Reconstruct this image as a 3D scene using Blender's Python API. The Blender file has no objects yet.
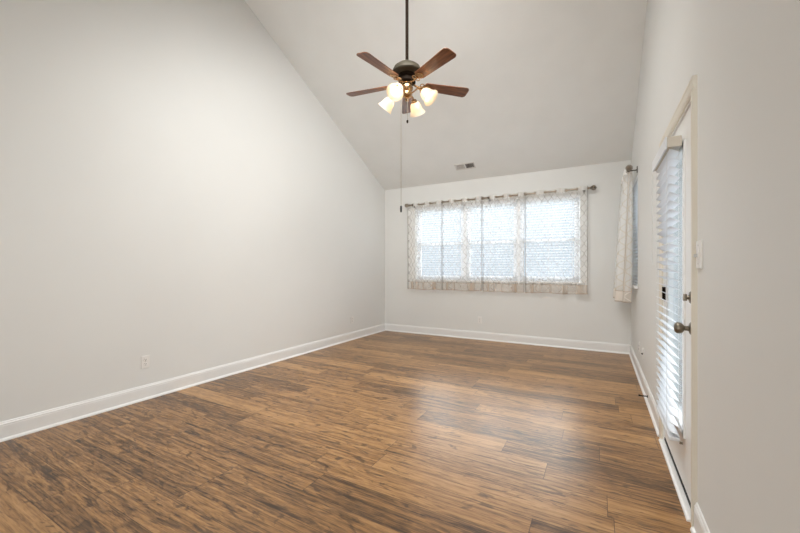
import bpy, bmesh, math, random
from mathutils import Vector, Matrix

random.seed(7)
scene = bpy.context.scene
COL = scene.collection
PI = math.pi

# ------------------------------------------------------------------ camera, world, big lights, exposure
cam_data = bpy.data.cameras.new('camera')
cam = bpy.data.objects.new('camera', cam_data)
COL.objects.link(cam)
cam.location = (0, 0, 1.22)
cam.rotation_euler = (PI / 2, 0, math.radians(29.0))
cam_data.sensor_width = 36.0
cam_data.lens = 359.0 / 800.0 * 36.0
cam_data.shift_y = 2.0 / 800.0
cam_data.clip_start = 0.02
scene.camera = cam

world = bpy.data.worlds.new('world')
scene.world = world
world.use_nodes = True
wt = world.node_tree
bg = wt.nodes['Background']
# hazy overcast: dim and bluish among the houses; a much brighter white patch is added
# higher up to the north, unseen, for window glare on the floor
def wnode(kind, **kw):
    nd = wt.nodes.new(kind)
    for k_, v_ in kw.items():
        setattr(nd, k_, v_)
    return nd


w_co = wnode('ShaderNodeTexCoord')
w_sep = wnode('ShaderNodeSeparateXYZ')
wt.links.new(w_co.outputs['Generated'], w_sep.inputs[0])
w_ramp = wnode('ShaderNodeValToRGB')
wt.links.new(w_sep.outputs[2], w_ramp.inputs[0])
els = w_ramp.color_ramp.elements
els[0].position, els[0].color = 0.0, (0.82, 0.92, 1.02, 1)
els[1].position, els[1].color = 0.40, (1.75, 2.00, 2.25, 1)
for p_, c_ in ((0.04, (0.86, 0.96, 1.06, 1)), (0.08, (0.94, 1.03, 1.12, 1)), (0.19, (1.05, 1.15, 1.25, 1))):
    e_ = els.new(p_)
    e_.color = c_
w_up = wnode('ShaderNodeMapRange', interpolation_type='SMOOTHSTEP')
w_up.inputs[1].default_value, w_up.inputs[2].default_value = 0.20, 0.36
wt.links.new(w_sep.outputs[2], w_up.inputs[0])
w_no = wnode('ShaderNodeMapRange', interpolation_type='SMOOTHSTEP')
w_no.inputs[1].default_value, w_no.inputs[2].default_value = 0.30, 0.75
wt.links.new(w_sep.outputs[1], w_no.inputs[0])
w_mul = wnode('ShaderNodeMath', operation='MULTIPLY')
wt.links.new(w_up.outputs[0], w_mul.inputs[0])
wt.links.new(w_no.outputs[0], w_mul.inputs[1])
w_mix = wnode('ShaderNodeMix', data_type='RGBA')
wt.links.new(w_mul.outputs[0], w_mix.inputs[0])
wt.links.new(w_ramp.outputs[0], w_mix.inputs[6])
w_mix.inputs[7].default_value = (29.0, 27.3, 25.6, 1)
wt.links.new(w_mix.outputs[2], bg.inputs['Color'])
bg.inputs['Strength'].default_value = 0.93

def area_light(name, loc, rot, sx, sy, power, color):
    l = bpy.data.lights.new(name, 'AREA')
    l.shape = 'RECTANGLE'
    l.size = sx
    l.size_y = sy
    l.energy = power
    l.color = color
    o = bpy.data.objects.new(name, l)
    o.location = loc
    o.rotation_euler = rot
    COL.objects.link(o)
    return o

# added fill lights: behind the camera, and under the ridge in place of ceiling bounce
area_light('room_fill', (-1.2, -1.9, 1.35), (math.radians(114), 0, math.radians(10)), 3.0, 2.2, 66, (1.0, 0.99, 0.962))
vault = area_light('vault_fill', (-1.1, 1.9, 4.15), Vector((-1.5, 2.3, -4.2)).to_track_quat('-Z', 'Y').to_euler(), 1.8, 1.2, 76, (1.0, 0.99, 0.965))
vault.data.spread = math.radians(125)

scene.view_settings.view_transform = 'Standard'
scene.view_settings.look = 'None'
scene.view_settings.gamma = 1.0
scene.view_settings.use_curve_mapping = False
scene.view_settings.exposure = 0.08
scene.cycles.max_bounces = 14
scene.cycles.diffuse_bounces = 8
scene.cycles.transparent_max_bounces = 40
scene.cycles.sample_clamp_indirect = 6.0

# ------------------------------------------------------------------ node helpers and materials
class NT:
    def __init__(self, name):
        self.m = bpy.data.materials.new(name)
        self.m.use_nodes = True
        self.t = self.m.node_tree
        self.b = self.t.nodes.get('Principled BSDF')
        self.out = self.t.nodes.get('Material Output')

    def n(self, kind, **kw):
        nd = self.t.nodes.new(kind)
        for k, v in kw.items():
            setattr(nd, k, v)
        return nd

    def put(self, sock, v):
        if hasattr(v, 'links') or isinstance(v, bpy.types.NodeSocket):
            self.t.links.new(v, sock)
        else:
            sock.default_value = v

    def math(self, op, a, b=None, c=None, clamp=False):
        nd = self.n('ShaderNodeMath', operation=op, use_clamp=clamp)
        self.put(nd.inputs[0], a)
        if b is not None:
            self.put(nd.inputs[1], b)
        if c is not None:
            self.put(nd.inputs[2], c)
        return nd.outputs[0]

    def vec(self, x, y, z):
        nd = self.n('ShaderNodeCombineXYZ')
        self.put(nd.inputs[0], x)
        self.put(nd.inputs[1], y)
        self.put(nd.inputs[2], z)
        return nd.outputs[0]

    def noise(self, v, scale, detail=3.0, rough=0.5, dist=0.0):
        nd = self.n('ShaderNodeTexNoise')
        self.put(nd.inputs['Vector'], v)
        nd.inputs['Scale'].default_value = scale
        nd.inputs['Detail'].default_value = detail
        nd.inputs['Roughness'].default_value = rough
        nd.inputs['Distortion'].default_value = dist
        return nd.outputs['Fac']

    def white(self, v):
        nd = self.n('ShaderNodeTexWhiteNoise', noise_dimensions='3D')
        self.put(nd.inputs['Vector'], v)
        return nd.outputs['Value']

    def ramp(self, fac, stops, interp='LINEAR'):
        nd = self.n('ShaderNodeValToRGB')
        cr = nd.color_ramp
        cr.interpolation = interp
        while len(cr.elements) < len(stops):
            cr.elements.new(0.5)
        for e, (p, c) in zip(cr.elements, stops):
            e.position = p
            e.color = (c[0], c[1], c[2], 1) if not isinstance(c, float) else (c, c, c, 1)
        self.put(nd.inputs[0], fac)
        return nd.outputs[0]

    def mix(self, fac, a, b, blend='MIX'):
        nd = self.n('ShaderNodeMix', data_type='RGBA', blend_type=blend)
        self.put(nd.inputs[0], fac)
        self.put(nd.inputs[6], a)
        self.put(nd.inputs[7], b)
        return nd.outputs[2]

    def bump(self, h, strength, dist=0.01):
        nd = self.n('ShaderNodeBump')
        nd.inputs['Strength'].default_value = strength
        nd.inputs['Distance'].default_value = dist
        self.put(nd.inputs['Height'], h)
        self.t.links.new(nd.outputs[0], self.b.inputs['Normal'])

    def coord(self, which='Object'):
        return self.n('ShaderNodeTexCoord').outputs[which]

    def sep(self, v):
        nd = self.n('ShaderNodeSeparateXYZ')
        self.put(nd.inputs[0], v)
        return nd.outputs


def plain(name, col, rough=0.5, metal=0.0, vary=0.04, scale=8.0, bump=0.0, bscale=120.0, spec=0.5):
    k = NT(name)
    co = k.coord()
    f = k.noise(co, scale, 3)
    lo = [c * (1 - vary) for c in col]
    hi = [min(1, c * (1 + vary)) for c in col]
    c = k.ramp(f, [(0.3, lo), (0.7, hi)])
    k.put(k.b.inputs['Base Color'], c)
    k.b.inputs['Roughness'].default_value = rough
    k.b.inputs['Metallic'].default_value = metal
    k.b.inputs['Specular IOR Level'].default_value = spec
    if bump:
        k.bump(k.noise(co, bscale, 2), bump, 0.003)
    return k.m


WALL = plain('wall_paint', (0.742, 0.750, 0.740), 0.55, vary=0.012, scale=1.3, bump=0.05, bscale=180, spec=0.3)
CEIL = plain('ceiling_texture', (0.845, 0.865, 0.862), 0.85, vary=0.015, scale=3, bump=0.45, bscale=70, spec=0.2)
TRIM = plain('trim_paint', (0.80, 0.805, 0.80), 0.32, vary=0.01)
CASING = plain('casing_paint', (0.74, 0.70, 0.61), 0.35, vary=0.01)
DOORP = plain('door_paint', (0.84, 0.84, 0.83), 0.35, vary=0.01)
VINYL = plain('window_vinyl', (0.90, 0.92, 0.94), 0.35, vary=0.01)
PLATE = plain('plate_plastic', (0.80, 0.79, 0.77), 0.35, vary=0.01)
SLOTD = plain('slot_dark', (0.03, 0.03, 0.03), 0.6)
BRONZE = plain('dark_bronze', (0.014, 0.009, 0.006), 0.65, 0.0, vary=0.2, scale=20, spec=0.04)
DOME = plain('aged_bronze_dome', (0.042, 0.036, 0.024), 0.55, 0.2, vary=0.15, scale=12, spec=0.2)
BRASS = plain('antique_brass', (0.45, 0.29, 0.15), 0.25, 0.95, vary=0.2, scale=30)
PEWTER = plain('brushed_pewter', (0.33, 0.28, 0.22), 0.3, 0.9, vary=0.12, scale=30)
NICKEL = plain('tarnished_nickel', (0.24, 0.21, 0.165), 0.3, 0.95, vary=0.1, scale=30)
STEEL = plain('dull_steel', (0.45, 0.44, 0.42), 0.35, 0.9, vary=0.1)
RUBBER = plain('black_rubber', (0.02, 0.02, 0.02), 0.7)
VENTW = plain('vent_enamel', (0.70, 0.69, 0.67), 0.45, vary=0.01)
VENTD = plain('vent_duct', (0.10, 0.095, 0.09), 0.7)
HEADR = plain('valance_end_cap', (0.62, 0.57, 0.49), 0.5, vary=0.03)
CORD = plain('blind_cord', (0.72, 0.72, 0.70), 0.7)
GROUND = plain('patio_concrete', (0.13, 0.14, 0.13), 0.9, vary=0.15, scale=2.0)


def slat_material():
    k = NT('blind_slat_white')
    co = k.coord()
    c = k.ramp(k.noise(co, 6, 2), [(0.3, (0.83, 0.86, 0.89)), (0.7, (0.87, 0.89, 0.92))])
    k.put(k.b.inputs['Base Color'], c)
    k.b.inputs['Roughness'].default_value = 0.4
    tr = k.n('ShaderNodeBsdfTranslucent')
    k.put(tr.inputs[0], (0.80, 0.88, 0.97, 1))
    mx = k.n('ShaderNodeMixShader')
    mx.inputs[0].default_value = 0.12
    k.t.links.new(k.b.outputs[0], mx.inputs[1])
    k.t.links.new(tr.outputs[0], mx.inputs[2])
    k.t.links.new(mx.outputs[0], k.out.inputs[0])
    return k.m


def glass_material():
    k = NT('clear_pane')
    k.t.nodes.remove(k.b)
    tp = k.n('ShaderNodeBsdfTransparent')
    k.put(tp.inputs[0], (0.93, 0.96, 0.98, 1))
    gl = k.n('ShaderNodeBsdfGlossy')
    gl.inputs['Roughness'].default_value = 0.02
    fr = k.n('ShaderNodeFresnel')
    fr.inputs[0].default_value = 1.45
    mx = k.n('ShaderNodeMixShader')
    k.t.links.new(k.math('MULTIPLY', fr.outputs[0], 0.6), mx.inputs[0])
    k.t.links.new(tp.outputs[0], mx.inputs[1])
    k.t.links.new(gl.outputs[0], mx.inputs[2])
    k.t.links.new(mx.outputs[0], k.out.inputs[0])
    return k.m


def screen_material():
    k = NT('insect_mesh')
    k.t.nodes.remove(k.b)
    tp = k.n('ShaderNodeBsdfTransparent')
    df = k.n('ShaderNodeBsdfDiffuse')
    k.put(df.inputs[0], (0.22, 0.24, 0.26, 1))
    mx = k.n('ShaderNodeMixShader')
    mx.inputs[0].default_value = 0.07
    k.t.links.new(tp.outputs[0], mx.inputs[1])
    k.t.links.new(df.outputs[0], mx.inputs[2])
    k.t.links.new(mx.outputs[0], k.out.inputs[0])
    return k.m


def sheer_material(name, alpha, lat_alpha, lat_col, side_col, hem_shade_col):
    """sheer cloth with an embroidered ogee lattice, laid out in the cloth's own UV (metres)"""
    k = NT(name)
    k.t.nodes.remove(k.b)
    uv = k.n('ShaderNodeUVMap').outputs[0]
    s = k.sep(uv)
    u, v = s[0], s[1]
    W, H, A = 0.105, 0.15, 0.024
    cosv = k.math('MULTIPLY', k.math('COSINE', k.math('MULTIPLY', v, 2 * PI / H)), A)

    def line(sign, off):
        q = k.math('ADD', k.math('ADD', u, off), k.math('MULTIPLY', cosv, sign))
        fr = k.math('FRACT', k.math('DIVIDE', q, W))
        d = k.math('ABSOLUTE', k.math('SUBTRACT', fr, 0.5))
        return k.math('LESS_THAN', d, 0.055)
    lat = k.math('MAXIMUM', line(1.0, 0.0), line(-1.0, W / 2))
    # weave
    weave = k.noise(k.vec(k.math('MULTIPLY', u, 300.0), k.math('MULTIPLY', v, 300.0), 0.0), 1.0, 2)
    # bottom hem, fold shade put into its tan and opacity; darker side hems (second UV channel keeps distance to the edges)
    e = k.n('ShaderNodeUVMap')
    e.uv_map = 'edge'
    es = k.sep(e.outputs[0])
    hem = k.math('LESS_THAN', es[1], 0.010)
    hem2 = k.math('LESS_THAN', k.math('ABSOLUTE', k.math('SUBTRACT', es[1], 0.132)), 0.003)
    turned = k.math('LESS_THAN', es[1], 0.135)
    fold_shade = k.noise(k.vec(k.math('MULTIPLY', u, 13.0), 0.3, alpha), 1.0, 1)
    side = k.math('LESS_THAN', es[0], 0.014)
    hemline = k.math('MAXIMUM', hem, hem2)
    pat = k.math('MAXIMUM', lat, hemline)
    al = k.math('ADD', alpha, k.math('MULTIPLY', lat, lat_alpha))
    al = k.math('ADD', al, k.math('MULTIPLY', turned, k.math('MAXIMUM', k.math('ADD', 0.16, k.math('MULTIPLY', k.math('SUBTRACT', fold_shade, 0.5), 2.2)), 0.02)))
    al = k.math('ADD', al, k.math('MULTIPLY', hemline, 0.35))
    al = k.math('ADD', al, k.math('MULTIPLY', side, 0.5))
    al = k.math('ADD', al, k.math('MULTIPLY', k.math('SUBTRACT', weave, 0.5), 0.12))
    tp_ = k.n('ShaderNodeUVMap')
    tp_.uv_map = 'top'
    al = k.math('ADD', al, k.math('MULTIPLY', k.math('LESS_THAN', k.sep(tp_.outputs[0])[1], 0.065), 0.42))
    al = k.math('MINIMUM', k.math('MAXIMUM', al, 0.0), 0.95)
    base = k.mix(lat, (0.90, 0.89, 0.87, 1), lat_col)
    base = k.mix(turned, base, hem_shade_col)
    base = k.mix(side, base, side_col)
    base = k.mix(hemline, base, (0.45, 0.36, 0.28, 1))
    df = k.n('ShaderNodeBsdfDiffuse')
    k.put(df.inputs[0], base)
    tl = k.n('ShaderNodeBsdfTranslucent')
    k.put(tl.inputs[0], base)
    m1 = k.n('ShaderNodeMixShader')
    m1.inputs[0].default_value = 0.22
    k.t.links.new(df.outputs[0], m1.inputs[1])
    k.t.links.new(tl.outputs[0], m1.inputs[2])
    tp = k.n('ShaderNodeBsdfTransparent')
    m2 = k.n('ShaderNodeMixShader')
    k.t.links.new(al, m2.inputs[0])
    k.t.links.new(tp.outputs[0], m2.inputs[1])
    k.t.links.new(m1.outputs[0], m2.inputs[2])
    k.t.links.new(m2.outputs[0], k.out.inputs[0])
    return k.m


def floor_material():
    k = NT('laminate_planks')
    s = k.sep(k.coord())
    x, y = s[0], s[1]
    PW, PL = 0.19, 1.29
    yr = k.math('DIVIDE', k.math('ADD', y, 0.055), PW)
    row = k.math('FLOOR', yr)
    rr = k.white(k.vec(row, 3.7, 1.3))
    xo = k.math('DIVIDE', k.math('ADD', x, k.math('MULTIPLY', rr, PL * 3.0)), PL)
    plk = k.math('FLOOR', xo)
    rid = k.white(k.vec(row, plk, 0.5))
    rid2 = k.white(k.vec(plk, row, 9.5))
    off = k.math('MULTIPLY', rid, 53.0)
    off2 = k.math('MULTIPLY', rid2, 31.0)
    # broad figure, long streaks and fine pores, each shifted from board to board
    fig = k.noise(k.vec(k.math('ADD', k.math('MULTIPLY', x, 1.7), off), k.math('ADD', k.math('MULTIPLY', y, 14.0), off2), off), 1.0, 6, 0.66, 1.2)
    streak = k.noise(k.vec(k.math('ADD', k.math('MULTIPLY', x, 0.9), off2), k.math('MULTIPLY', y, 62.0), off), 1.0, 4, 0.65, 0.35)
    fine = k.noise(k.vec(k.math('ADD', k.math('MULTIPLY', x, 12.0), off2), k.math('MULTIPLY', y, 130.0), off), 1.0, 3, 0.6, 0.3)
    rings = k.math('SINE', k.math('MULTIPLY', fig, 46.0))
    t = k.math('ADD', k.math('MULTIPLY', fig, 0.66), k.math('MULTIPLY', streak, 0.60))
    t = k.math('SUBTRACT', t, 0.08)
    t = k.math('ADD', t, k.math('MULTIPLY', k.math('SUBTRACT', rid, 0.5), 0.20))
    t = k.math('ADD', t, k.math('MULTIPLY', rings, 0.030))
    t = k.math('ADD', t, k.math('MULTIPLY', k.math('SUBTRACT', fine, 0.5), 0.42))
    col = k.ramp(t, [(0.30, (0.040, 0.021, 0.009)), (0.41, (0.116, 0.058, 0.021)),
                     (0.52, (0.246, 0.126, 0.047)), (0.66, (0.385, 0.208, 0.080)), (0.84, (0.50, 0.29, 0.12))])
    # knots and dark mineral marks
    kn = k.noise(k.vec(k.math('ADD', k.math('MULTIPLY', x, 3.2), off), k.math('ADD', k.math('MULTIPLY', y, 11.0), off2), 4.0), 1.0, 3, 0.55, 2.6)
    dark = k.ramp(kn, [(0.58, 0.0), (0.66, 1.0)])
    col = k.mix(k.math('MULTIPLY', dark, 0.62), col, (0.035, 0.019, 0.011, 1))
    # joints
    fy = k.math('FRACT', yr)
    dy = k.math('MULTIPLY', k.math('MINIMUM', fy, k.math('SUBTRACT', 1.0, fy)), PW)
    fx = k.math('FRACT', xo)
    dx = k.math('MULTIPLY', k.math('MINIMUM', fx, k.math('SUBTRACT', 1.0, fx)), PL)
    jd = k.math('MINIMUM', dy, dx)
    joint = k.math('LESS_THAN', jd, 0.0016)
    col = k.mix(k.math('MULTIPLY', joint, 0.75), col, (0.02, 0.012, 0.008, 1))
    k.put(k.b.inputs['Base Color'], col)
    k.put(k.b.inputs['Roughness'], k.math('ADD', 0.27, k.math('MULTIPLY', streak, 0.10)))
    k.b.inputs['IOR'].default_value = 1.52
    h = k.math('SUBTRACT', k.math('MULTIPLY', fine, 0.25), k.math('MULTIPLY', joint, 1.0))
    k.bump(h, 0.12, 0.002)
    return k.m


def blade_material():
    k = NT('walnut_blade')
    s = k.sep(k.coord())
    f = k.noise(k.vec(k.math('MULTIPLY', s[0], 5.0), k.math('MULTIPLY', s[1], 60.0), s[2]), 1.0, 4, 0.6, 0.8)
    c = k.ramp(f, [(0.3, (0.075, 0.026, 0.011)), (0.55, (0.19, 0.07, 0.028)), (0.75, (0.29, 0.115, 0.046))])
    k.put(k.b.inputs['Base Color'], c)
    k.b.inputs['Roughness'].default_value = 0.32
    return k.m


def shade_material():
    k = NT('frosted_shade_glass')
    k.b.inputs['Base Color'].default_value = (0.95, 0.90, 0.82, 1)
    k.b.inputs['Roughness'].default_value = 0.35
    tl = k.n('ShaderNodeBsdfTranslucent')
    co = k.coord()
    c = k.ramp(k.noise(co, 25, 3), [(0.3, (0.98, 0.90, 0.76)), (0.7, (1.0, 0.95, 0.85))])
    k.put(tl.inputs[0], c)
    mx = k.n('ShaderNodeMixShader')
    mx.inputs[0].default_value = 0.5
    k.t.links.new(k.b.outputs[0], mx.inputs[1])
    k.t.links.new(tl.outputs[0], mx.inputs[2])
    k.t.links.new(mx.outputs[0], k.out.inputs[0])
    return k.m


def bulb_material():
    k = NT('warm_bulb')
    k.b.inputs['Base Color'].default_value = (1, 0.9, 0.75, 1)
    k.b.inputs['Emission Color'].default_value = (1.0, 0.77, 0.50, 1)
    k.b.inputs['Emission Strength'].default_value = 24.0
    return k.m


SLAT = slat_material()
PANE = glass_material()
MESHM = screen_material()
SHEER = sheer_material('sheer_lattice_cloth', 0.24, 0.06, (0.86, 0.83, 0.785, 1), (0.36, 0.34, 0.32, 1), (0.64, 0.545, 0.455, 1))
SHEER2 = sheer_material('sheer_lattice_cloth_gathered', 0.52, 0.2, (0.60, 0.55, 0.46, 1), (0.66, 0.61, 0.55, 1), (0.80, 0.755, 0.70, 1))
FLOORM = floor_material()
BLADE = blade_material()
SHADE = shade_material()
BULB = bulb_material()

# ------------------------------------------------------------------ mesh helpers
class MB:
    def __init__(self):
        self.bm = bmesh.new()

    def poly(self, vs, faces):
        b = [self.bm.verts.new(v) for v in vs]
        for f in faces:
            try:
                self.bm.faces.new([b[i] for i in f])
            except ValueError:
                pass
        return b

    def box(self, x0, x1, y0, y1, z0, z1, bevel=0.0, mat=None):
        vs = [(x, y, z) for x in (x0, x1) for y in (y0, y1) for z in (z0, z1)]
        if mat is not None:
            vs = [mat @ Vector(v) for v in vs]
        b = self.poly(vs, [(0, 1, 3, 2), (4, 6, 7, 5), (0, 4, 5, 1), (2, 3, 7, 6), (0, 2, 6, 4), (1, 5, 7, 3)])
        if bevel:
            es = list({e for v in b for e in v.link_edges})
            bmesh.ops.bevel(self.bm, geom=es, offset=bevel, segments=2, profile=0.6, affect='EDGES')
        return self

    def prism(self, pts, axis, a0, a1):
        """extrude a closed polygon (two coords in the other two axes, in order) along axis"""
        def mk(p, a):
            return {0: (a, p[0], p[1]), 1: (p[0], a, p[1]), 2: (p[0], p[1], a)}[axis]
        n = len(pts)
        vs = [mk(p, a0) for p in pts] + [mk(p, a1) for p in pts]
        fs = [tuple(range(n))[::-1], tuple(range(n, 2 * n))]
        for i in range(n):
            j = (i + 1) % n
            fs.append((i, j, n + j, n + i))
        self.poly(vs, fs)
        return self

    def lathe(self, prof, mat=None, seg=24, cap=True):
        """profile of (radius, z) turned about z, then placed by mat"""
        rings = []
        M = mat or Matrix()
        for r, z in prof:
            rings.append([self.bm.verts.new(M @ Vector((max(r, 1e-4) * math.cos(2 * PI * i / seg), max(r, 1e-4) * math.sin(2 * PI * i / seg), z))) for i in range(seg)])
        for a, b in zip(rings, rings[1:]):
            for i in range(seg):
                j = (i + 1) % seg
                self.bm.faces.new((a[i], a[j], b[j], b[i]))
        if cap:
            self.bm.faces.new(rings[0][::-1])
            self.bm.faces.new(rings[-1])
        return self

    def tube(self, pts, r, seg=10, cap=True):
        pts = [Vector(p) for p in pts]
        rad = r if isinstance(r, (list, tuple)) else [r] * len(pts)
        rings = []
        ref = None
        for i, p in enumerate(pts):
            d = (pts[min(i + 1, len(pts) - 1)] - pts[max(i - 1, 0)]).normalized()
            if ref is None:
                ref = Vector((0, 0, 1)) if abs(d.z) < 0.9 else Vector((1, 0, 0))
            s = d.cross(ref).normalized()
            t = s.cross(d).normalized()
            ref = t
            rings.append([self.bm.verts.new(p + rad[i] * (math.cos(2 * PI * q / seg) * s + math.sin(2 * PI * q / seg) * t)) for q in range(seg)])
        for a, b in zip(rings, rings[1:]):
            for i in range(seg):
                j = (i + 1) % seg
                self.bm.faces.new((a[i], a[j], b[j], b[i]))
        if cap:
            self.bm.faces.new(rings[0][::-1])
            self.bm.faces.new(rings[-1])
        return self

    def ball(self, c, r, seg=16):
        n = seg // 2
        prof = [(r * math.sin(PI * i / n), -r * math.cos(PI * i / n)) for i in range(n + 1)]
        return self.lathe(prof, Matrix.Translation(c), seg)

    def torus(self, c, axis, R, r, seg=20, sub=8):
        q = Vector((0, 0, 1)).rotation_difference(Vector(axis)).to_matrix().to_4x4()
        M = Matrix.Translation(c) @ q
        rings = []
        for i in range(seg):
            a = 2 * PI * i / seg
            rings.append([self.bm.verts.new(M @ Vector(((R + r * math.cos(2 * PI * j / sub)) * math.cos(a), (R + r * math.cos(2 * PI * j / sub)) * math.sin(a), r * math.sin(2 * PI * j / sub)))) for j in range(sub)])
        for i in range(seg):
            a, b = rings[i], rings[(i + 1) % seg]
            for j in range(sub):
                k = (j + 1) % sub
                self.bm.faces.new((a[j], b[j], b[k], a[k]))
        return self

    def build(self, name, m, parent=None, smooth=False, kind=None):
        bmesh.ops.recalc_face_normals(self.bm, faces=self.bm.faces)
        me = bpy.data.meshes.new(name)
        self.bm.to_mesh(me)
        self.bm.free()
        me.materials.append(m)
        if smooth:
            for p in me.polygons:
                p.use_smooth = True
            try:
                me.set_sharp_from_angle(angle=math.radians(38))
            except Exception:
                pass
        o = bpy.data.objects.new(name, me)
        COL.objects.link(o)
        if parent:
            o.parent = parent
        if kind:
            o['kind'] = kind
        return o


def thing(name, label, cat, loc=(0, 0, 0), rotz=0.0, group=None):
    o = bpy.data.objects.new(name, None)
    o.empty_display_size = 0.1
    COL.objects.link(o)
    o.location = loc
    o.rotation_euler = (0, 0, rotz)
    o['label'] = label
    o['category'] = cat
    if group:
        o['group'] = group
    return o


def structure(name, loc=(0, 0, 0)):
    o = bpy.data.objects.new(name, None)
    o.empty_display_size = 0.1
    COL.objects.link(o)
    o.location = loc
    o['kind'] = 'structure'
    return o


def dup(root, loc, label, group=None):
    r = root.copy()
    COL.objects.link(r)
    r.location = loc
    r['label'] = label
    if group:
        r['group'] = group
    for ch in list(root.children):
        c = ch.copy()
        COL.objects.link(c)
        c.parent = r
        for g in list(ch.children):
            d = g.copy()
            COL.objects.link(d)
            d.parent = c
    return r

# ------------------------------------------------------------------ the shell
XL, XR, YB, YF = -3.70, 0.40, 6.06, -2.0
RIDGE_Y, HB, SL = 2.3, 2.765, 0.515
T = 0.13


def hc(y):
    return HB + SL * (YB - y) if y >= RIDGE_Y else HB + SL * (YB - RIDGE_Y) - SL * (RIDGE_Y - y)


MB().box(XL - T, XR + T, YF - T, YB + T, -0.1, 0.0).build('floor', FLOORM, kind='structure')

top = [(YF - T, hc(YF - T)), (RIDGE_Y, hc(RIDGE_Y)), (YB + T, hc(YB + T))]
MB().prism(top + [(p[0], p[1] + 0.15) for p in top[::-1]], 0, XL - T, XR + T).build('ceiling', CEIL, kind='structure')


def gable(mb, y0, y1, z0, x0, x1):
    ys = [y0] + ([RIDGE_Y] if y0 < RIDGE_Y < y1 else []) + [y1]
    mb.prism([(y0, z0), (y1, z0)] + [(y, hc(y)) for y in ys[::-1]], 0, x0, x1)


mb = MB()
gable(mb, YF - T, YB + T, 0.0, XL - T, XL)
mb.build('wall_left', WALL, kind='structure')

DY0, DY1, DZ = 2.185, 3.125, 2.065          # door opening
W1 = (-3.035, -0.25, 1.0, 2.35)              # wide back window
W2 = (5.08, 5.86, 1.0, 2.35)                 # side window
mb = MB()
gable(mb, YF - T, DY0, 0.0, XR, XR + T)
gable(mb, DY0, DY1, DZ, XR, XR + T)
gable(mb, DY1, W2[0], 0.0, XR, XR + T)
gable(mb, W2[0], W2[1], W2[3], XR, XR + T)
mb.box(XR, XR + T, W2[0], W2[1], 0, W2[2])
gable(mb, W2[1], YB + T, 0.0, XR, XR + T)
mb.build('wall_right', WALL, kind='structure')

mb = MB()
mb.box(XL, W1[0], YB, YB + T, 0, HB)
mb.box(W1[1], XR, YB, YB + T, 0, HB)
mb.box(W1[0], W1[1], YB, YB + T, 0, W1[2])
mb.box(W1[0], W1[1], YB, YB + T, W1[3], HB)
mb.build('wall_back', WALL, kind='structure')
MB().box(XL, XR, YF - T, YF, 0, hc(YF)).build('wall_front', WALL, kind='structure')
MB().box(-30, 30, -25, 40, -0.42, -0.32).build('ground', GROUND, kind='structure')

# baseboards: shoe, board, cap bead (offset from wall, height)
BP = [(0, 0), (0.028, 0), (0.027, 0.007), (0.023, 0.014), (0.016, 0.019), (0.014, 0.021), (0.014, 0.104),
      (0.012, 0.109), (0.013, 0.114), (0.012, 0.119), (0.008, 0.124), (0.007, 0.131), (0.004, 0.135), (0, 0.135)]
MB().prism([(XL + d, z) for d, z in BP], 1, YF, YB).build('baseboard_left', TRIM, kind='structure')
MB().prism([(YB - d, z) for d, z in BP], 0, XL, XR).build('baseboard_back', TRIM, kind='structure')
mb = MB()
mb.prism([(XR - d, z) for d, z in BP], 1, YF, 2.125)
mb.prism([(XR - d, z) for d, z in BP], 1, 3.185, YB)
mb.build('baseboard_right', TRIM, kind='structure')

# ------------------------------------------------------------------ windows
def sash_window(parent, x0, x1, z0, z1, name_frame=True):
    """double-hung unit, local frame: x along the wall, +y outward"""
    zm = z0 + (z1 - z0) * 0.49
    f = 0.032
    m = MB()
    m.box(x0, x0 + f, 0.075, 0.13, z0, z1).box(x1 - f, x1, 0.075, 0.13, z0, z1)
    m.box(x0 + f, x1 - f, 0.0755, 0.1295, z1 - f, z1).box(x0 + f, x1 - f, 0.0755, 0.1295, z0, z0 + f)
    m.build('window_frame', VINYL, parent)
    for nm, a, b, y0 in (('upper_sash', zm - 0.02, z1 - f, 0.105), ('lower_sash', z0 + f, zm + 0.02, 0.082)):
        s = MB()
        xa, xb, w = x0 + f, x1 - f, 0.04
        s.box(xa, xa + w, y0, y0 + 0.022, a, b).box(xb - w, xb, y0, y0 + 0.022, a, b)
        s.box(xa + w, xb - w, y0, y0 + 0.022, a, a + w).box(xa + w, xb - w, y0, y0 + 0.022, b - w, b)
        so = s.build(nm, VINYL, parent)
        MB().box(xa + w, xb - w, y0 + 0.009, y0 + 0.013, a + w, b - w).build('pane', PANE, so)
    MB().box(x0 + f, x1 - f, 0.1280, 0.1285, z0 + f, zm).build('insect_screen', MESHM, parent)


win1 = structure('window_1', (0, YB, 0))
xs = [W1[0], -2.075, -1.16, W1[1]]
for a, b in zip(xs, xs[1:]):
    sash_window(win1, a + 0.012, b - 0.012, W1[2] + 0.012, W1[3] - 0.004)
m = MB()
for x in xs[1:3]:
    m.box(x - 0.022, x + 0.022, 0.06, 0.13, W1[2], W1[3])
m.build('mullion', VINYL, win1)
MB().box(W1[0] - 0.03, W1[1] + 0.03, -0.03, 0.0, W1[2] - 0.012, W1[2] + 0.012, 0.004).box(W1[0], W1[1], 0.0, 0.08, W1[2] - 0.0, W1[2] + 0.012).build('window_sill', TRIM, win1)

win2 = structure('window_2', (XR, 0, 0))
win2.rotation_euler = (0, 0, -PI / 2)        # local x -> -Y, local +y -> +X
sash_window(win2, -W2[1] + 0.012, -W2[0] - 0.012, W2[2] + 0.012, W2[3] - 0.004)
MB().box(-W2[1] - 0.03, -W2[0] + 0.03, -0.035, 0.0, W2[2] - 0.02, W2[2] + 0.012, 0.004).box(-W2[1], -W2[0], 0.0, 0.08, W2[2], W2[2] + 0.012).build('window_sill', TRIM, win2)

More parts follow.
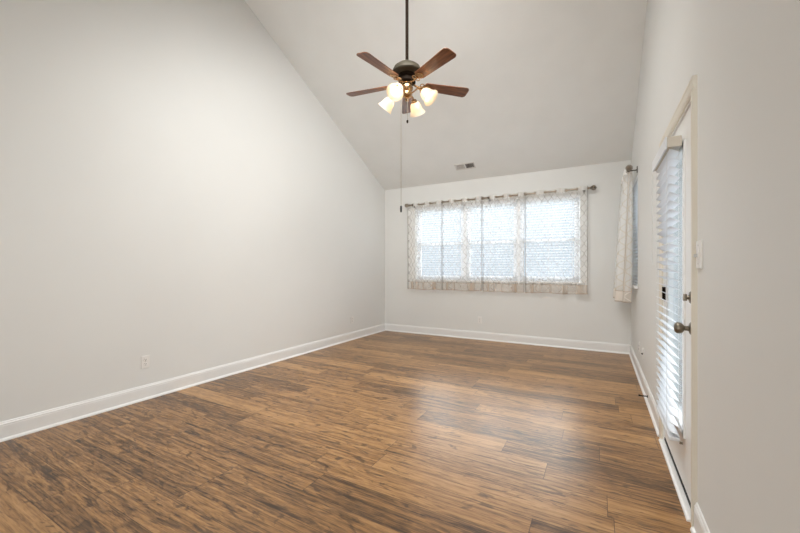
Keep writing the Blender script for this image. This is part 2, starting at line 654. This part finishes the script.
# ------------------------------------------------------------------ horizontal blinds
def blind(name, label, width, z_top, z_bot, pitch, tilt, loc, rotz, group, valance=0.05, depth=0.05, ladders=3, end_mat=None, wand=0.0):
    """local frame: x along the window, -y into the room, slats centred on y = 0"""
    t = thing(name, label, 'window blind', loc, rotz, group)
    hw = width / 2
    MB().box(-hw, hw, -depth / 2, depth / 2 - 0.002, z_top - valance + 0.008, z_top, 0.003).build('headrail', HEADR if end_mat else SLAT, t)
    MB().box(-hw, hw, -depth / 2 - 0.009, -depth / 2 - 0.001, z_top - valance, z_top + 0.002, 0.002).build('valance', SLAT, t)
    z = z_top - valance - 0.012
    sm = MB()
    ca, sa = math.cos(tilt), math.sin(tilt)
    sw = 0.025
    while z > z_bot + 0.03:
        # cross section: gently crowned strip, room edge (y<0) raised by the tilt
        sec = []
        for i in range(5):
            q = -1 + i * 0.5
            yy, zz = q * sw, 0.0018 * (1 - q * q)
            sec.append((yy * ca + zz * sa, -yy * sa + zz * ca))
        low = [(a, b - 0.0026) for a, b in sec]
        sm.prism([(a, z + b) for a, b in sec] + [(a, z + b) for a, b in low[::-1]], 0, -hw + 0.004, hw - 0.004)
        z -= pitch
    sm.build('slats', SLAT, t, smooth=False)
    MB().box(-hw + 0.003, hw - 0.003, -0.025, 0.025, z_bot, z_bot + 0.018, 0.004).build('bottom_rail', SLAT, t)
    lm = MB()
    for i in range(ladders):
        x = -hw + width * (0.11 + 0.78 * i / (ladders - 1))
        for y in (-0.0265, 0.0265):
            lm.box(x - 0.0012, x + 0.0012, y - 0.0008, y + 0.0008, z_bot + 0.01, z_top - valance)
    lm.build('ladder_cord', CORD, t)
    if wand:
        MB().tube([(-hw + 0.03, -depth / 2 - 0.014, z_top - valance - 0.005), (-hw + 0.03, -depth / 2 - 0.016, z_top - valance - wand)], 0.004, 8).build('tilt_wand', CORD, t, smooth=True)
    return t


G_BL = 'blinds across the back window'
for i, (a, b, lab) in enumerate(((xs[0], xs[1], 'white horizontal slat blind in left third of wide back window'),
                                 (xs[1], xs[2], 'white horizontal slat blind in middle third of wide back window'),
                                 (xs[2], xs[3], 'white horizontal slat blind in right third of wide back window'))):
    ia, ib = a + (0.008 if i == 0 else 0.026), b - (0.008 if i == 2 else 0.026)
    blind('window_blind', lab, ib - ia, W1[3] - 0.004, W1[2] + 0.014, 0.0425, math.radians(6), ((ia + ib) / 2, YB + 0.036, 0), 0.0, G_BL)
blind('window_blind', 'white slat blind in side window, mostly hidden behind gathered curtain by the corner', W2[1] - W2[0] - 0.016, W2[3] - 0.004, W2[2] + 0.014, 0.0425,
      math.radians(6), (XR + 0.036, (W2[0] + W2[1]) / 2, 0), -PI / 2, None)

# ------------------------------------------------------------------ curtains and rods
def curtain(name, label, x0, x1, z_rod, z_bot, nfold, amp, loc, rotz, mat, group, seed, rod_r=0.0125, flare=1.0, drop=0.0):
    """grommet-top sheet in local frame: x along the rod, rod axis at y = 0, waves in y"""
    rnd = random.Random(seed)
    t = thing(name, label, 'curtain', loc, rotz, group)
    nx, nz = nfold * 22, 40
    z_top = z_rod + 0.035
    ph = [rnd.uniform(-0.5, 0.5) for _ in range(6)]
    bmq = bmesh.new()
    uvl = bmq.loops.layers.uv.new('UVMap')
    edl = bmq.loops.layers.uv.new('edge')
    tol = bmq.loops.layers.uv.new('top')

    def point(u, w):          # u 0..1 along, w 0..1 downward
        k = max(0.0, (w - 0.04) / 0.96)
        s = 2 * PI * nfold / 2 * u
        wob = k * (0.5 * math.sin(2.1 * PI * u + ph[0] * 4) + 0.55 * math.sin(5.3 * PI * u + ph[1] * 5))
        a = amp * (1 - 0.25 * k) * (1 + flare * k * (0.35 + 0.5 * math.sin(3 * PI * u + ph[2] * 6)))
        y = a * math.sin(s + wob) + k * 0.012 * math.sin(9 * u + ph[3] * 6) - k * drop
        x = x0 + (x1 - x0) * u + k * math.sin(PI * u) * 0.018 * math.sin(2 * s + ph[4] * 6)
        z = z_top + (z_bot - z_top) * w + 0.006 * k * math.sin(s * 0.5 + ph[5] * 6)
        return Vector((x, y, z))
    rows = []
    for j in range(nz + 1):
        w = (j / nz)
        rows.append([bmq.verts.new(point(i / nx, w)) for i in range(nx + 1)])
    arc = [0.0]
    for i in range(nx):
        arc.append(arc[-1] + (rows[0][i + 1].co - rows[0][i].co).length)
    H = z_top - z_bot
    for j in range(nz):
        for i in range(nx):
            f = bmq.faces.new((rows[j][i], rows[j + 1][i], rows[j + 1][i + 1], rows[j][i + 1]))
            f.smooth = True
            for lp, (ii, jj) in zip(f.loops, ((i, j), (i, j + 1), (i + 1, j + 1), (i + 1, j))):
                v = H * (1 - jj / nz)
                lp[uvl].uv = (arc[ii], v)
                lp[tol].uv = (arc[ii], H - v)
                lp[edl].uv = (min(arc[ii], arc[-1] - arc[ii]), v)
    me = bpy.data.meshes.new('cloth')
    bmq.to_mesh(me)
    bmq.free()
    me.materials.append(mat)
    c = bpy.data.objects.new('cloth', me)
    COL.objects.link(c)
    c.parent = t
    gm = MB().torus((0, 0, 0), (1, 0, 0), 0.021, 0.0035).build('grommet', PEWTER, t, smooth=True)
    for i in range(nfold + 1):
        u = i / nfold
        u = min(max(u, 0.012), 0.988)
        g = gm if i == 0 else gm.copy()
        if i:
            COL.objects.link(g)
            g.parent = t
        p = point(u, (z_top - z_rod) / (z_top - z_bot))
        q = point(u + 0.004, (z_top - z_rod) / (z_top - z_bot))
        d = q - p
        g.location = (p.x, 0, z_rod)
        g.rotation_euler = (0, 0, math.atan2(d.y, d.x) + PI / 2)
    return t


def curtain_rod(name, label, length, loc, rotz, standoff, brackets):
    """local frame: rod along x, wall at y = +standoff"""
    t = thing(name, label, 'curtain rod', loc, rotz, 'grommet curtain rods')
    h = length / 2
    MB().tube([(-h, 0, 0), (h, 0, 0)], 0.0125, 14).build('rod', PEWTER, t, smooth=True)
    for s in (-1, 1):
        f = MB()
        M = Matrix.Translation((s * h, 0, 0)) @ Matrix.Rotation(s * PI / 2, 4, 'Y')
        f.lathe([(0.013, -0.01), (0.019, -0.008), (0.019, 0.004), (0.012, 0.008), (0.012, 0.014), (0.022, 0.020), (0.022, 0.024), (0.010, 0.028)], M, 18)
        c = Vector((s * (h + 0.060), 0, 0))
        f.ball(c, 0.022, 16)
        for k in range(6):      # open cage of ribs round the ball
            a = PI * k / 6
            f.torus(c, (0, math.cos(a), math.sin(a)), 0.034, 0.0032, 20, 6)
        f.torus(c, (1, 0, 0), 0.034, 0.003, 20, 6)
        f.ball(c + Vector((s * 0.036, 0, 0)), 0.008, 10)
        f.build('finial', PEWTER, t, smooth=True)
    for x in brackets:
        b = MB()
        b.tube([(x, standoff - 0.006, -0.012), (x, 0.03, -0.016), (x, 0.0, -0.016)], 0.006, 8)
        b.torus((x, 0, 0), (1, 0, 0), 0.0165, 0.004, 18, 6)
        b.box(x - 0.014, x + 0.014, standoff - 0.007, standoff, -0.045, 0.03, 0.003)
        b.build('bracket', BRONZE, t, smooth=True)
    return t


ROD_Y, ROD_Z = YB - 0.085, 2.405
curtain_rod('curtain_rod', 'pewter curtain rod with round cage finials above wide back window', 2.98, (-1.62, ROD_Y, ROD_Z), 0, 0.085, (-1.425, 0.0, 1.425))
G_CU = 'sheer panels on the back window'
for i, (a, b, nf, lab) in enumerate(((-3.15, -2.456, 6, 'sheer cream lattice curtain panel, leftmost on the back window rod'),
                                     (-2.450, -1.728, 6, 'sheer cream lattice curtain panel, second from left on back window rod'),
                                     (-1.722, -1.038, 6, 'sheer cream lattice curtain panel, third from left on back window rod'),
                                     (-1.032, -0.14, 6, 'sheer cream lattice curtain panel, rightmost and widest on back window rod'))):
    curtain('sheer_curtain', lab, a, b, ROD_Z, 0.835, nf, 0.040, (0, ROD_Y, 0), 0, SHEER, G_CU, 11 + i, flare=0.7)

R2X = XR - 0.09
curtain_rod('curtain_rod', 'short pewter curtain rod above side window beside the far corner', 0.86, (R2X, 5.50, ROD_Z), -PI / 2, 0.09, (-0.40, 0.40))
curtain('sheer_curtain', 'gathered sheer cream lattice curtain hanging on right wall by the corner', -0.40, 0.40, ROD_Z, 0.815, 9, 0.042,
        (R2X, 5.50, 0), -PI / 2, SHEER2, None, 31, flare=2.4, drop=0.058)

# ------------------------------------------------------------------ glazed door in the right wall
DX = XR + 0.006                              # room face of the leaf
door = structure('door_1', (0, 0, 0))
LY0, LY1, LZ0, LZ1 = DY0 + 0.018, DY1 - 0.018, 0.022, DZ - 0.018
GY0, GY1, GZ0, GZ1 = 2.43, 2.945, 0.32, 1.90
m = MB()
m.box(DX, DX + 0.044, LY0, GY0, LZ0, LZ1).box(DX, DX + 0.044, GY1, LY1, LZ0, LZ1)
m.box(DX, DX + 0.044, GY0, GY1, LZ0, GZ0).box(DX, DX + 0.044, GY0, GY1, GZ1, LZ1)
m.build('door_leaf', DOORP, door)
m = MB()
w = 0.03
for a, b, c, d in ((GY0 - 0.012, GY0 + w, GZ0 - 0.012, GZ1 + 0.012), (GY1 - w, GY1 + 0.012, GZ0 - 0.012, GZ1 + 0.012)):
    m.box(DX - 0.010, DX + 0.03, a, b, c, d, 0.004)
for c, d in ((GZ0 - 0.012, GZ0 + w), (GZ1 - w, GZ1 + 0.012)):
    m.box(DX - 0.010, DX + 0.03, GY0, GY1, c, d, 0.004)
m.build('glazing_frame', DOORP, door)
MB().box(DX + 0.018, DX + 0.024, GY0 + 0.02, GY1 - 0.02, GZ0 + 0.02, GZ1 - 0.02).build('pane', PANE, door)
m = MB()
m.box(XR - 0.002, XR + T, DY0, LY0 - 0.003, 0, DZ).box(XR - 0.002, XR + T, LY1 + 0.003, DY1, 0, DZ).box(XR - 0.002, XR + T, DY0, DY1, LZ1 + 0.004, DZ)
m.build('door_jamb', DOORP, door)
MB().box(DX - 0.004, DX + 0.04, LY0, LY1, 0.016, 0.034).build('door_sweep', RUBBER, door)
# knob
KY, KZ = 2.272, 0.92
MR = Matrix.Translation((DX, KY, KZ)) @ Matrix.Rotation(-PI / 2, 4, 'Y')
kb = MB().lathe([(0.033, 0.0), (0.033, 0.004), (0.026, 0.010), (0.013, 0.014), (0.012, 0.030), (0.016, 0.034), (0.025, 0.040), (0.029, 0.050), (0.028, 0.062), (0.021, 0.070), (0.008, 0.073)], MR, 24)
kb.build('door_knob', NICKEL, door, smooth=True)
MD = Matrix.Translation((DX, KY, 1.075)) @ Matrix.Rotation(-PI / 2, 4, 'Y')
db = MB().lathe([(0.031, 0.0), (0.031, 0.006), (0.026, 0.011), (0.012, 0.013), (0.008, 0.022)], MD, 24)
db.box(DX - 0.036, DX - 0.020, KY - 0.006, KY + 0.006, 1.058, 1.092, 0.002)
db.build('deadbolt', NICKEL, door, smooth=True)
hz = None
for z in (0.24, 1.045, 1.84):
    h = MB().tube([(DX - 0.010, LY1 + 0.002, z - 0.045), (DX - 0.010, LY1 + 0.002, z + 0.045)], 0.0075, 10)
    h.box(DX - 0.004, DX + 0.001, LY1 - 0.022, LY1 + 0.004, z - 0.045, z + 0.045)
    h.build('hinge', BRONZE, door, smooth=True)

# casing and threshold
def casing_profile(inner, s):
    """(y, x-offset from wall) for a leg whose inner edge is `inner`, growing in direction s"""
    return [(inner, 0.0), (inner, 0.011), (inner + s * 0.012, 0.016), (inner + s * 0.040, 0.018), (inner + s * 0.052, 0.021), (inner + s * 0.060, 0.020), (inner + s * 0.060, 0.0)]


m = MB()
for inner, s in ((DY0 + 0.004, -1), (DY1 - 0.004, 1)):
    m.prism([(XR - d, y) for y, d in casing_profile(inner, s)], 2, 0.0, DZ - 0.004)
m.prism([(XR - d, z) for z, d in casing_profile(DZ - 0.004, 1)], 1, DY0 - 0.056, DY1 + 0.056)
m.build('trim_1', CASING, kind='structure')
MB().prism([(XR - 0.030, 0), (XR - 0.028, 0.009), (XR - 0.016, 0.013), (XR + 0.10, 0.013), (XR + 0.10, 0)], 1, DY0 + 0.001, DY1 - 0.001).build('trim_2', TRIM, kind='structure')

# blind hung on the door
blind('door_blind', 'white horizontal slat blind hung over the glass of the door', 0.545, 1.937, 0.285, 0.0465, math.radians(26),
      (XR - 0.042, 2.690, 0), -PI / 2, None, valance=0.065, depth=0.066, ladders=2, end_mat=True, wand=0.0)
dbl = bpy.data.objects['door_blind']
MB().tube([(-0.250, -0.044, 1.86), (-0.252, -0.045, 1.25)], 0.0022, 8).build('tilt_wand', CORD, dbl, smooth=True)
for sx in (-1, 1):
    MB().box(sx * 0.2755 - 0.003, sx * 0.2755 + 0.003, 0.020, 0.034, 0.278, 0.290).build('hold_down_bracket', NICKEL, dbl)

# ------------------------------------------------------------------ wall plates, switch, stop, vent
def outlet(label, loc, rotz, group):
    """local frame: plate in the xz plane, room side at -y"""
    t = thing('wall_outlet', label, 'electrical outlet', loc, rotz, group)
    MB().box(-0.035, 0.035, -0.006, 0.0, -0.0575, 0.0575, 0.0025).build('cover_plate', PLATE, t)
    for z in (-0.0195, 0.0195):
        r = MB().lathe([(0.0165, 0.0), (0.0165, 0.0022), (0.015, 0.003)], Matrix.Translation((0, -0.0055, z)) @ Matrix.Rotation(PI / 2, 4, 'X'), 20).build('receptacle', PLATE, t)
        s = MB()
        s.box(-0.0075, -0.0050, -0.0094, -0.0080, z - 0.001, z + 0.009)
        s.box(0.0050, 0.0075, -0.0094, -0.0080, z - 0.001, z + 0.007)
        s.box(-0.0028, 0.0028, -0.0094, -0.0080, z - 0.010, z - 0.005)
        s.build('slots', SLOTD, r)
    MB().lathe([(0.003, 0.0), (0.003, 0.001)], Matrix.Translation((0, -0.006, 0)) @ Matrix.Rotation(PI / 2, 4, 'X'), 10).build('screw', STEEL, t)
    return t


G_OU = 'electrical outlets low on the walls'
o1 = outlet('white duplex outlet low on the left wall, the one nearest the camera', (XL, 1.775, 0.350), PI / 2, G_OU)
dup(o1, (XL, 4.98, 0.340), 'small white outlet on the left wall close to the far corner', G_OU)
o3 = dup(o1, (-1.79, YB, 0.335), 'white outlet on the back wall under the curtained window', G_OU)
o3.rotation_euler = (0, 0, 0)
o4 = dup(o1, (XR, 4.83, 0.335), 'white outlet on the right wall, farther from the door', G_OU)
o4.rotation_euler = (0, 0, -PI / 2)

t = thing('cable_plate', 'white cable jack plate with dark socket on right wall beside the outlet', 'wall plate', (XR, 4.44, 0.342), -PI / 2)
MB().box(-0.035, 0.035, -0.006, 0.0, -0.0575, 0.0575, 0.0025).build('cover_plate', PLATE, t)
MB().lathe([(0.009, 0.0), (0.009, 0.004), (0.006, 0.005), (0.005, 0.014), (0.002, 0.014)], Matrix.Translation((0, -0.006, 0)) @ Matrix.Rotation(PI / 2, 4, 'X'), 12).build('cable_jack', BRONZE, t, smooth=True)

t = thing('light_switch', 'white light switch plate on right wall beside the door casing', 'light switch', (XR, 2.068, 1.283), -PI / 2)
MB().box(-0.044, 0.044, -0.009, 0.0, -0.063, 0.063, 0.003).build('cover_plate', PLATE, t)
MB().box(-0.012, 0.012, -0.012, -0.008, -0.026, 0.026, 0.001).build('switch_surround', PLATE, t)
MB().box(-0.006, 0.006, -0.024, -0.010, -0.012, 0.002, 0.002).build('toggle', STEEL, t)
for z in (-0.042, 0.042):
    MB().lathe([(0.003, 0.0), (0.003, 0.001)], Matrix.Translation((0, -0.009, z)) @ Matrix.Rotation(PI / 2, 4, 'X'), 10).build('screw', STEEL, t)

t = thing('door_stop', 'bronze spring door stop screwed into the right baseboard', 'door stop', (XR - 0.014, 3.93, 0.062))
MB().lathe([(0.012, 0.0), (0.012, 0.003), (0.008, 0.006)], Matrix.Rotation(-PI / 2, 4, 'Y'), 14).build('base', BRONZE, t, smooth=True)
pts = [(-0.005 - 0.052 * i / 96, 0.0055 * math.cos(2 * PI * i / 8), 0.0055 * math.sin(2 * PI * i / 8)) for i in range(97)]
MB().tube(pts, 0.0013, 5).build('spring', BRONZE, t, smooth=True)
MB().lathe([(0.006, 0.055), (0.0075, 0.057), (0.0075, 0.068), (0.006, 0.071)], Matrix.Rotation(-PI / 2, 4, 'Y'), 14).build('tip', RUBBER, t, smooth=True)

# ceiling register, lying in the slope
VY, VX = 5.75, -1.95
t = thing('ceiling_vent', 'white two-way air register in the sloped ceiling near back wall', 'ceiling vent', (VX, VY, hc(VY)))
t.rotation_euler = (math.atan(-SL), 0, 0)
m = MB()
L, Wd = 0.150, 0.05
m.box(-L - 0.022, L + 0.022, -Wd - 0.022, -Wd, -0.006, 0.0).box(-L - 0.022, L + 0.022, Wd, Wd + 0.022, -0.006, 0.0)
m.box(-L - 0.022, -L, -Wd, Wd, -0.006, 0.0).box(L, L + 0.022, -Wd, Wd, -0.006, 0.0).box(-0.012, 0.012, -Wd, Wd, -0.006, 0.0)
m.build('frame', VENTW, t)
MB().box(-L, L, -Wd, Wd, -0.0012, -0.0004).build('duct_opening', VENTD, t)
for half, sg in ((-1, -1), (1, 1)):
    m = MB()
    for i in range(9):
        x = half * (0.020 + 0.0145 * i + 0.004)
        M = Matrix.Translation((x, 0, -0.005)) @ Matrix.Rotation(sg * math.radians(50), 4, 'Y')
        m.box(-0.0075, 0.0075, -Wd, Wd, -0.0006, 0.0006, mat=M)
    m.build('louver', VENTW, t)

# ------------------------------------------------------------------ ceiling fan
FX, FY = -1.651, 3.12
ZC = hc(FY)
fan = thing('ceiling_fan', 'dark bronze five-blade ceiling fan with four lit frosted shades on long downrod', 'ceiling fan', (FX, FY, 0))
MB().lathe([(0.012, ZC - 0.16), (0.03, ZC - 0.155), (0.055, ZC - 0.12), (0.066, ZC - 0.07), (0.068, ZC + 0.03)], None, 28).build('canopy', DOME, fan, smooth=True)
MB().tube([(0, 0, 3.24), (0, 0, ZC - 0.10)], 0.0155, 16).build('downrod', BRONZE, fan, smooth=True)
MB().lathe([(0.018, 3.265), (0.022, 3.260), (0.024, 3.232), (0.055, 3.228), (0.098, 3.214), (0.128, 3.190), (0.142, 3.160), (0.144, 3.142), (0.136, 3.132), (0.110, 3.126), (0.078, 3.122), (0.074, 3.116)], None, 36).build('motor_housing', DOME, fan, smooth=True)
MB().lathe([(0.072, 3.130), (0.080, 3.122), (0.078, 3.100), (0.066, 3.094), (0.066, 3.078), (0.084, 3.070), (0.086, 3.046), (0.070, 3.040), (0.058, 3.034)], None, 32).build('flywheel', BRONZE, fan, smooth=True)
MB().lathe([(0.056, 3.036), (0.050, 3.028), (0.052, 3.020), (0.058, 3.008), (0.060, 2.985), (0.054, 2.968), (0.040, 2.958), (0.036, 2.952)], None, 32).build('switch_housing', BRASS, fan, smooth=True)
MB().lathe([(0.034, 2.956), (0.046, 2.948), (0.050, 2.930), (0.046, 2.912), (0.030, 2.902), (0.018, 2.895), (0.016, 2.884), (0.022, 2.876), (0.016, 2.866), (0.006, 2.858)], None, 28).build('light_fitter', BRASS, fan, smooth=True)

az0 = math.radians(117.0)
PITCH = math.radians(12)
for i in range(5):
    a = az0 + i * 2 * PI / 5
    b = MB()
    outline = []
    r0, r1 = 0.185, 0.65
    for q in range(9):                         # rounded tip corners
        pass
    hw0, hw1, cr = 0.052, 0.069, 0.034
    outline += [(r0, -hw0 + 0.012), (r0 + 0.012, -hw0), (r1 - cr, -hw1)]
    for q in range(1, 7):
        an = -PI / 2 + (PI / 2) * q / 6
        outline.append((r1 - cr + cr * math.cos(an), -hw1 + cr + cr * math.sin(an)))
    for q in range(0, 7):
        an = (PI / 2) * q / 6
        outline.append((r1 - cr + cr * math.cos(an), hw1 - cr + cr * math.sin(an)))
    outline += [(r0 + 0.012, hw0), (r0, hw0 - 0.012)]
    b.prism(outline, 2, -0.003, 0.003)
    bl = b.build('blade', BLADE, fan)
    bl.location = (0, 0, 3.032)
    bl.rotation_euler = (Matrix.Rotation(a, 3, 'Z') @ Matrix.Rotation(-PITCH, 3, 'X')).to_euler()
    r = MB()
    r.tube([(0.070, 0, 0.004), (0.10, 0, -0.014), (0.135, 0, -0.016), (0.17, 0, -0.008)], [0.011, 0.009, 0.008, 0.010], 10)
    r.torus((0.150, 0.022, -0.008), (0, 0, 1), 0.019, 0.0045, 16, 6)
    r.torus((0.150, -0.022, -0.008), (0, 0, 1), 0.019, 0.0045, 16, 6)
    r.prism([(0.160, -0.014), (0.185, -0.040), (0.225, -0.036), (0.250, 0.0), (0.225, 0.036), (0.185, 0.040), (0.160, 0.014)], 2, -0.0075, -0.0032)
    for px, py in ((0.20, -0.024), (0.20, 0.024), (0.232, 0.0)):
        r.ball((px, py, -0.008), 0.005, 8)
    r.build('blade_iron', BRASS, bl, smooth=True)

fw = Vector((-0.4848, 0.8746, 0))
rt = Vector((0.8746, 0.4848, 0))
for i in range(4):
    ph = math.radians(-27 + 90 * i)
    d = (rt * math.cos(ph) + fw * math.sin(ph)).normalized()
    dn = Vector((0, 0, -1))
    ax = (d * math.cos(math.radians(46)) + dn * math.sin(math.radians(46))).normalized()
    neck = d * 0.160 + Vector((0, 0, 2.938))
    arm = MB()
    arm.tube([d * 0.040 + Vector((0, 0, 2.930)), d * 0.075 + Vector((0, 0, 2.944)), d * 0.108 + Vector((0, 0, 2.962)), d * 0.140 + Vector((0, 0, 2.956)), neck], 0.0075, 10)
    M = Matrix.Translation(neck) @ Vector((0, 0, 1)).rotation_difference(ax).to_matrix().to_4x4()
    arm.lathe([(0.010, -0.012), (0.024, -0.006), (0.030, 0.006), (0.031, 0.022), (0.028, 0.023)], M, 20)
    arm.build('lamp_arm', BRASS, fan, smooth=True)
    sh = MB()
    prof = [(0.028, 0.012), (0.032, 0.020), (0.046, 0.036), (0.054, 0.056), (0.059, 0.080), (0.066, 0.106), (0.077, 0.128), (0.084, 0.137)]
    sh.lathe(prof + [(r_ - 0.0025, z_) for r_, z_ in prof[::-1]], M, 28, cap=False)
    so = sh.build('lamp_shade', SHADE, fan, smooth=True)
    bu = MB().lathe([(0.008, 0.022), (0.011, 0.034), (0.019, 0.048), (0.024, 0.062), (0.022, 0.076), (0.012, 0.086), (0.002, 0.089)], M, 16)
    bu.build('bulb', BULB, so, smooth=True)

c0 = -rt * 0.058 - fw * 0.01
ch = MB().tube([c0 + Vector((0, 0, 2.985)), c0 + Vector((0, 0, 1.82))], 0.0022, 6).build('pull_chain', PEWTER, fan, smooth=True)
MB().lathe([(0.004, 1.835), (0.0095, 1.83), (0.011, 1.80), (0.0095, 1.775), (0.003, 1.77)], Matrix.Translation(c0), 12).build('pull_knob', RUBBER, ch, smooth=True)
c1 = -fw * 0.02 + rt * 0.004
ch = MB().tube([c1 + Vector((0, 0, 2.88)), c1 + Vector((0, 0, 2.67))], 0.0018, 6).build('pull_chain', PEWTER, fan, smooth=True)
MB().lathe([(0.003, 2.672), (0.009, 2.668), (0.010, 2.655), (0.007, 2.642), (0.002, 2.640)], Matrix.Translation(c1), 12).build('pull_knob', BRONZE, ch, smooth=True)
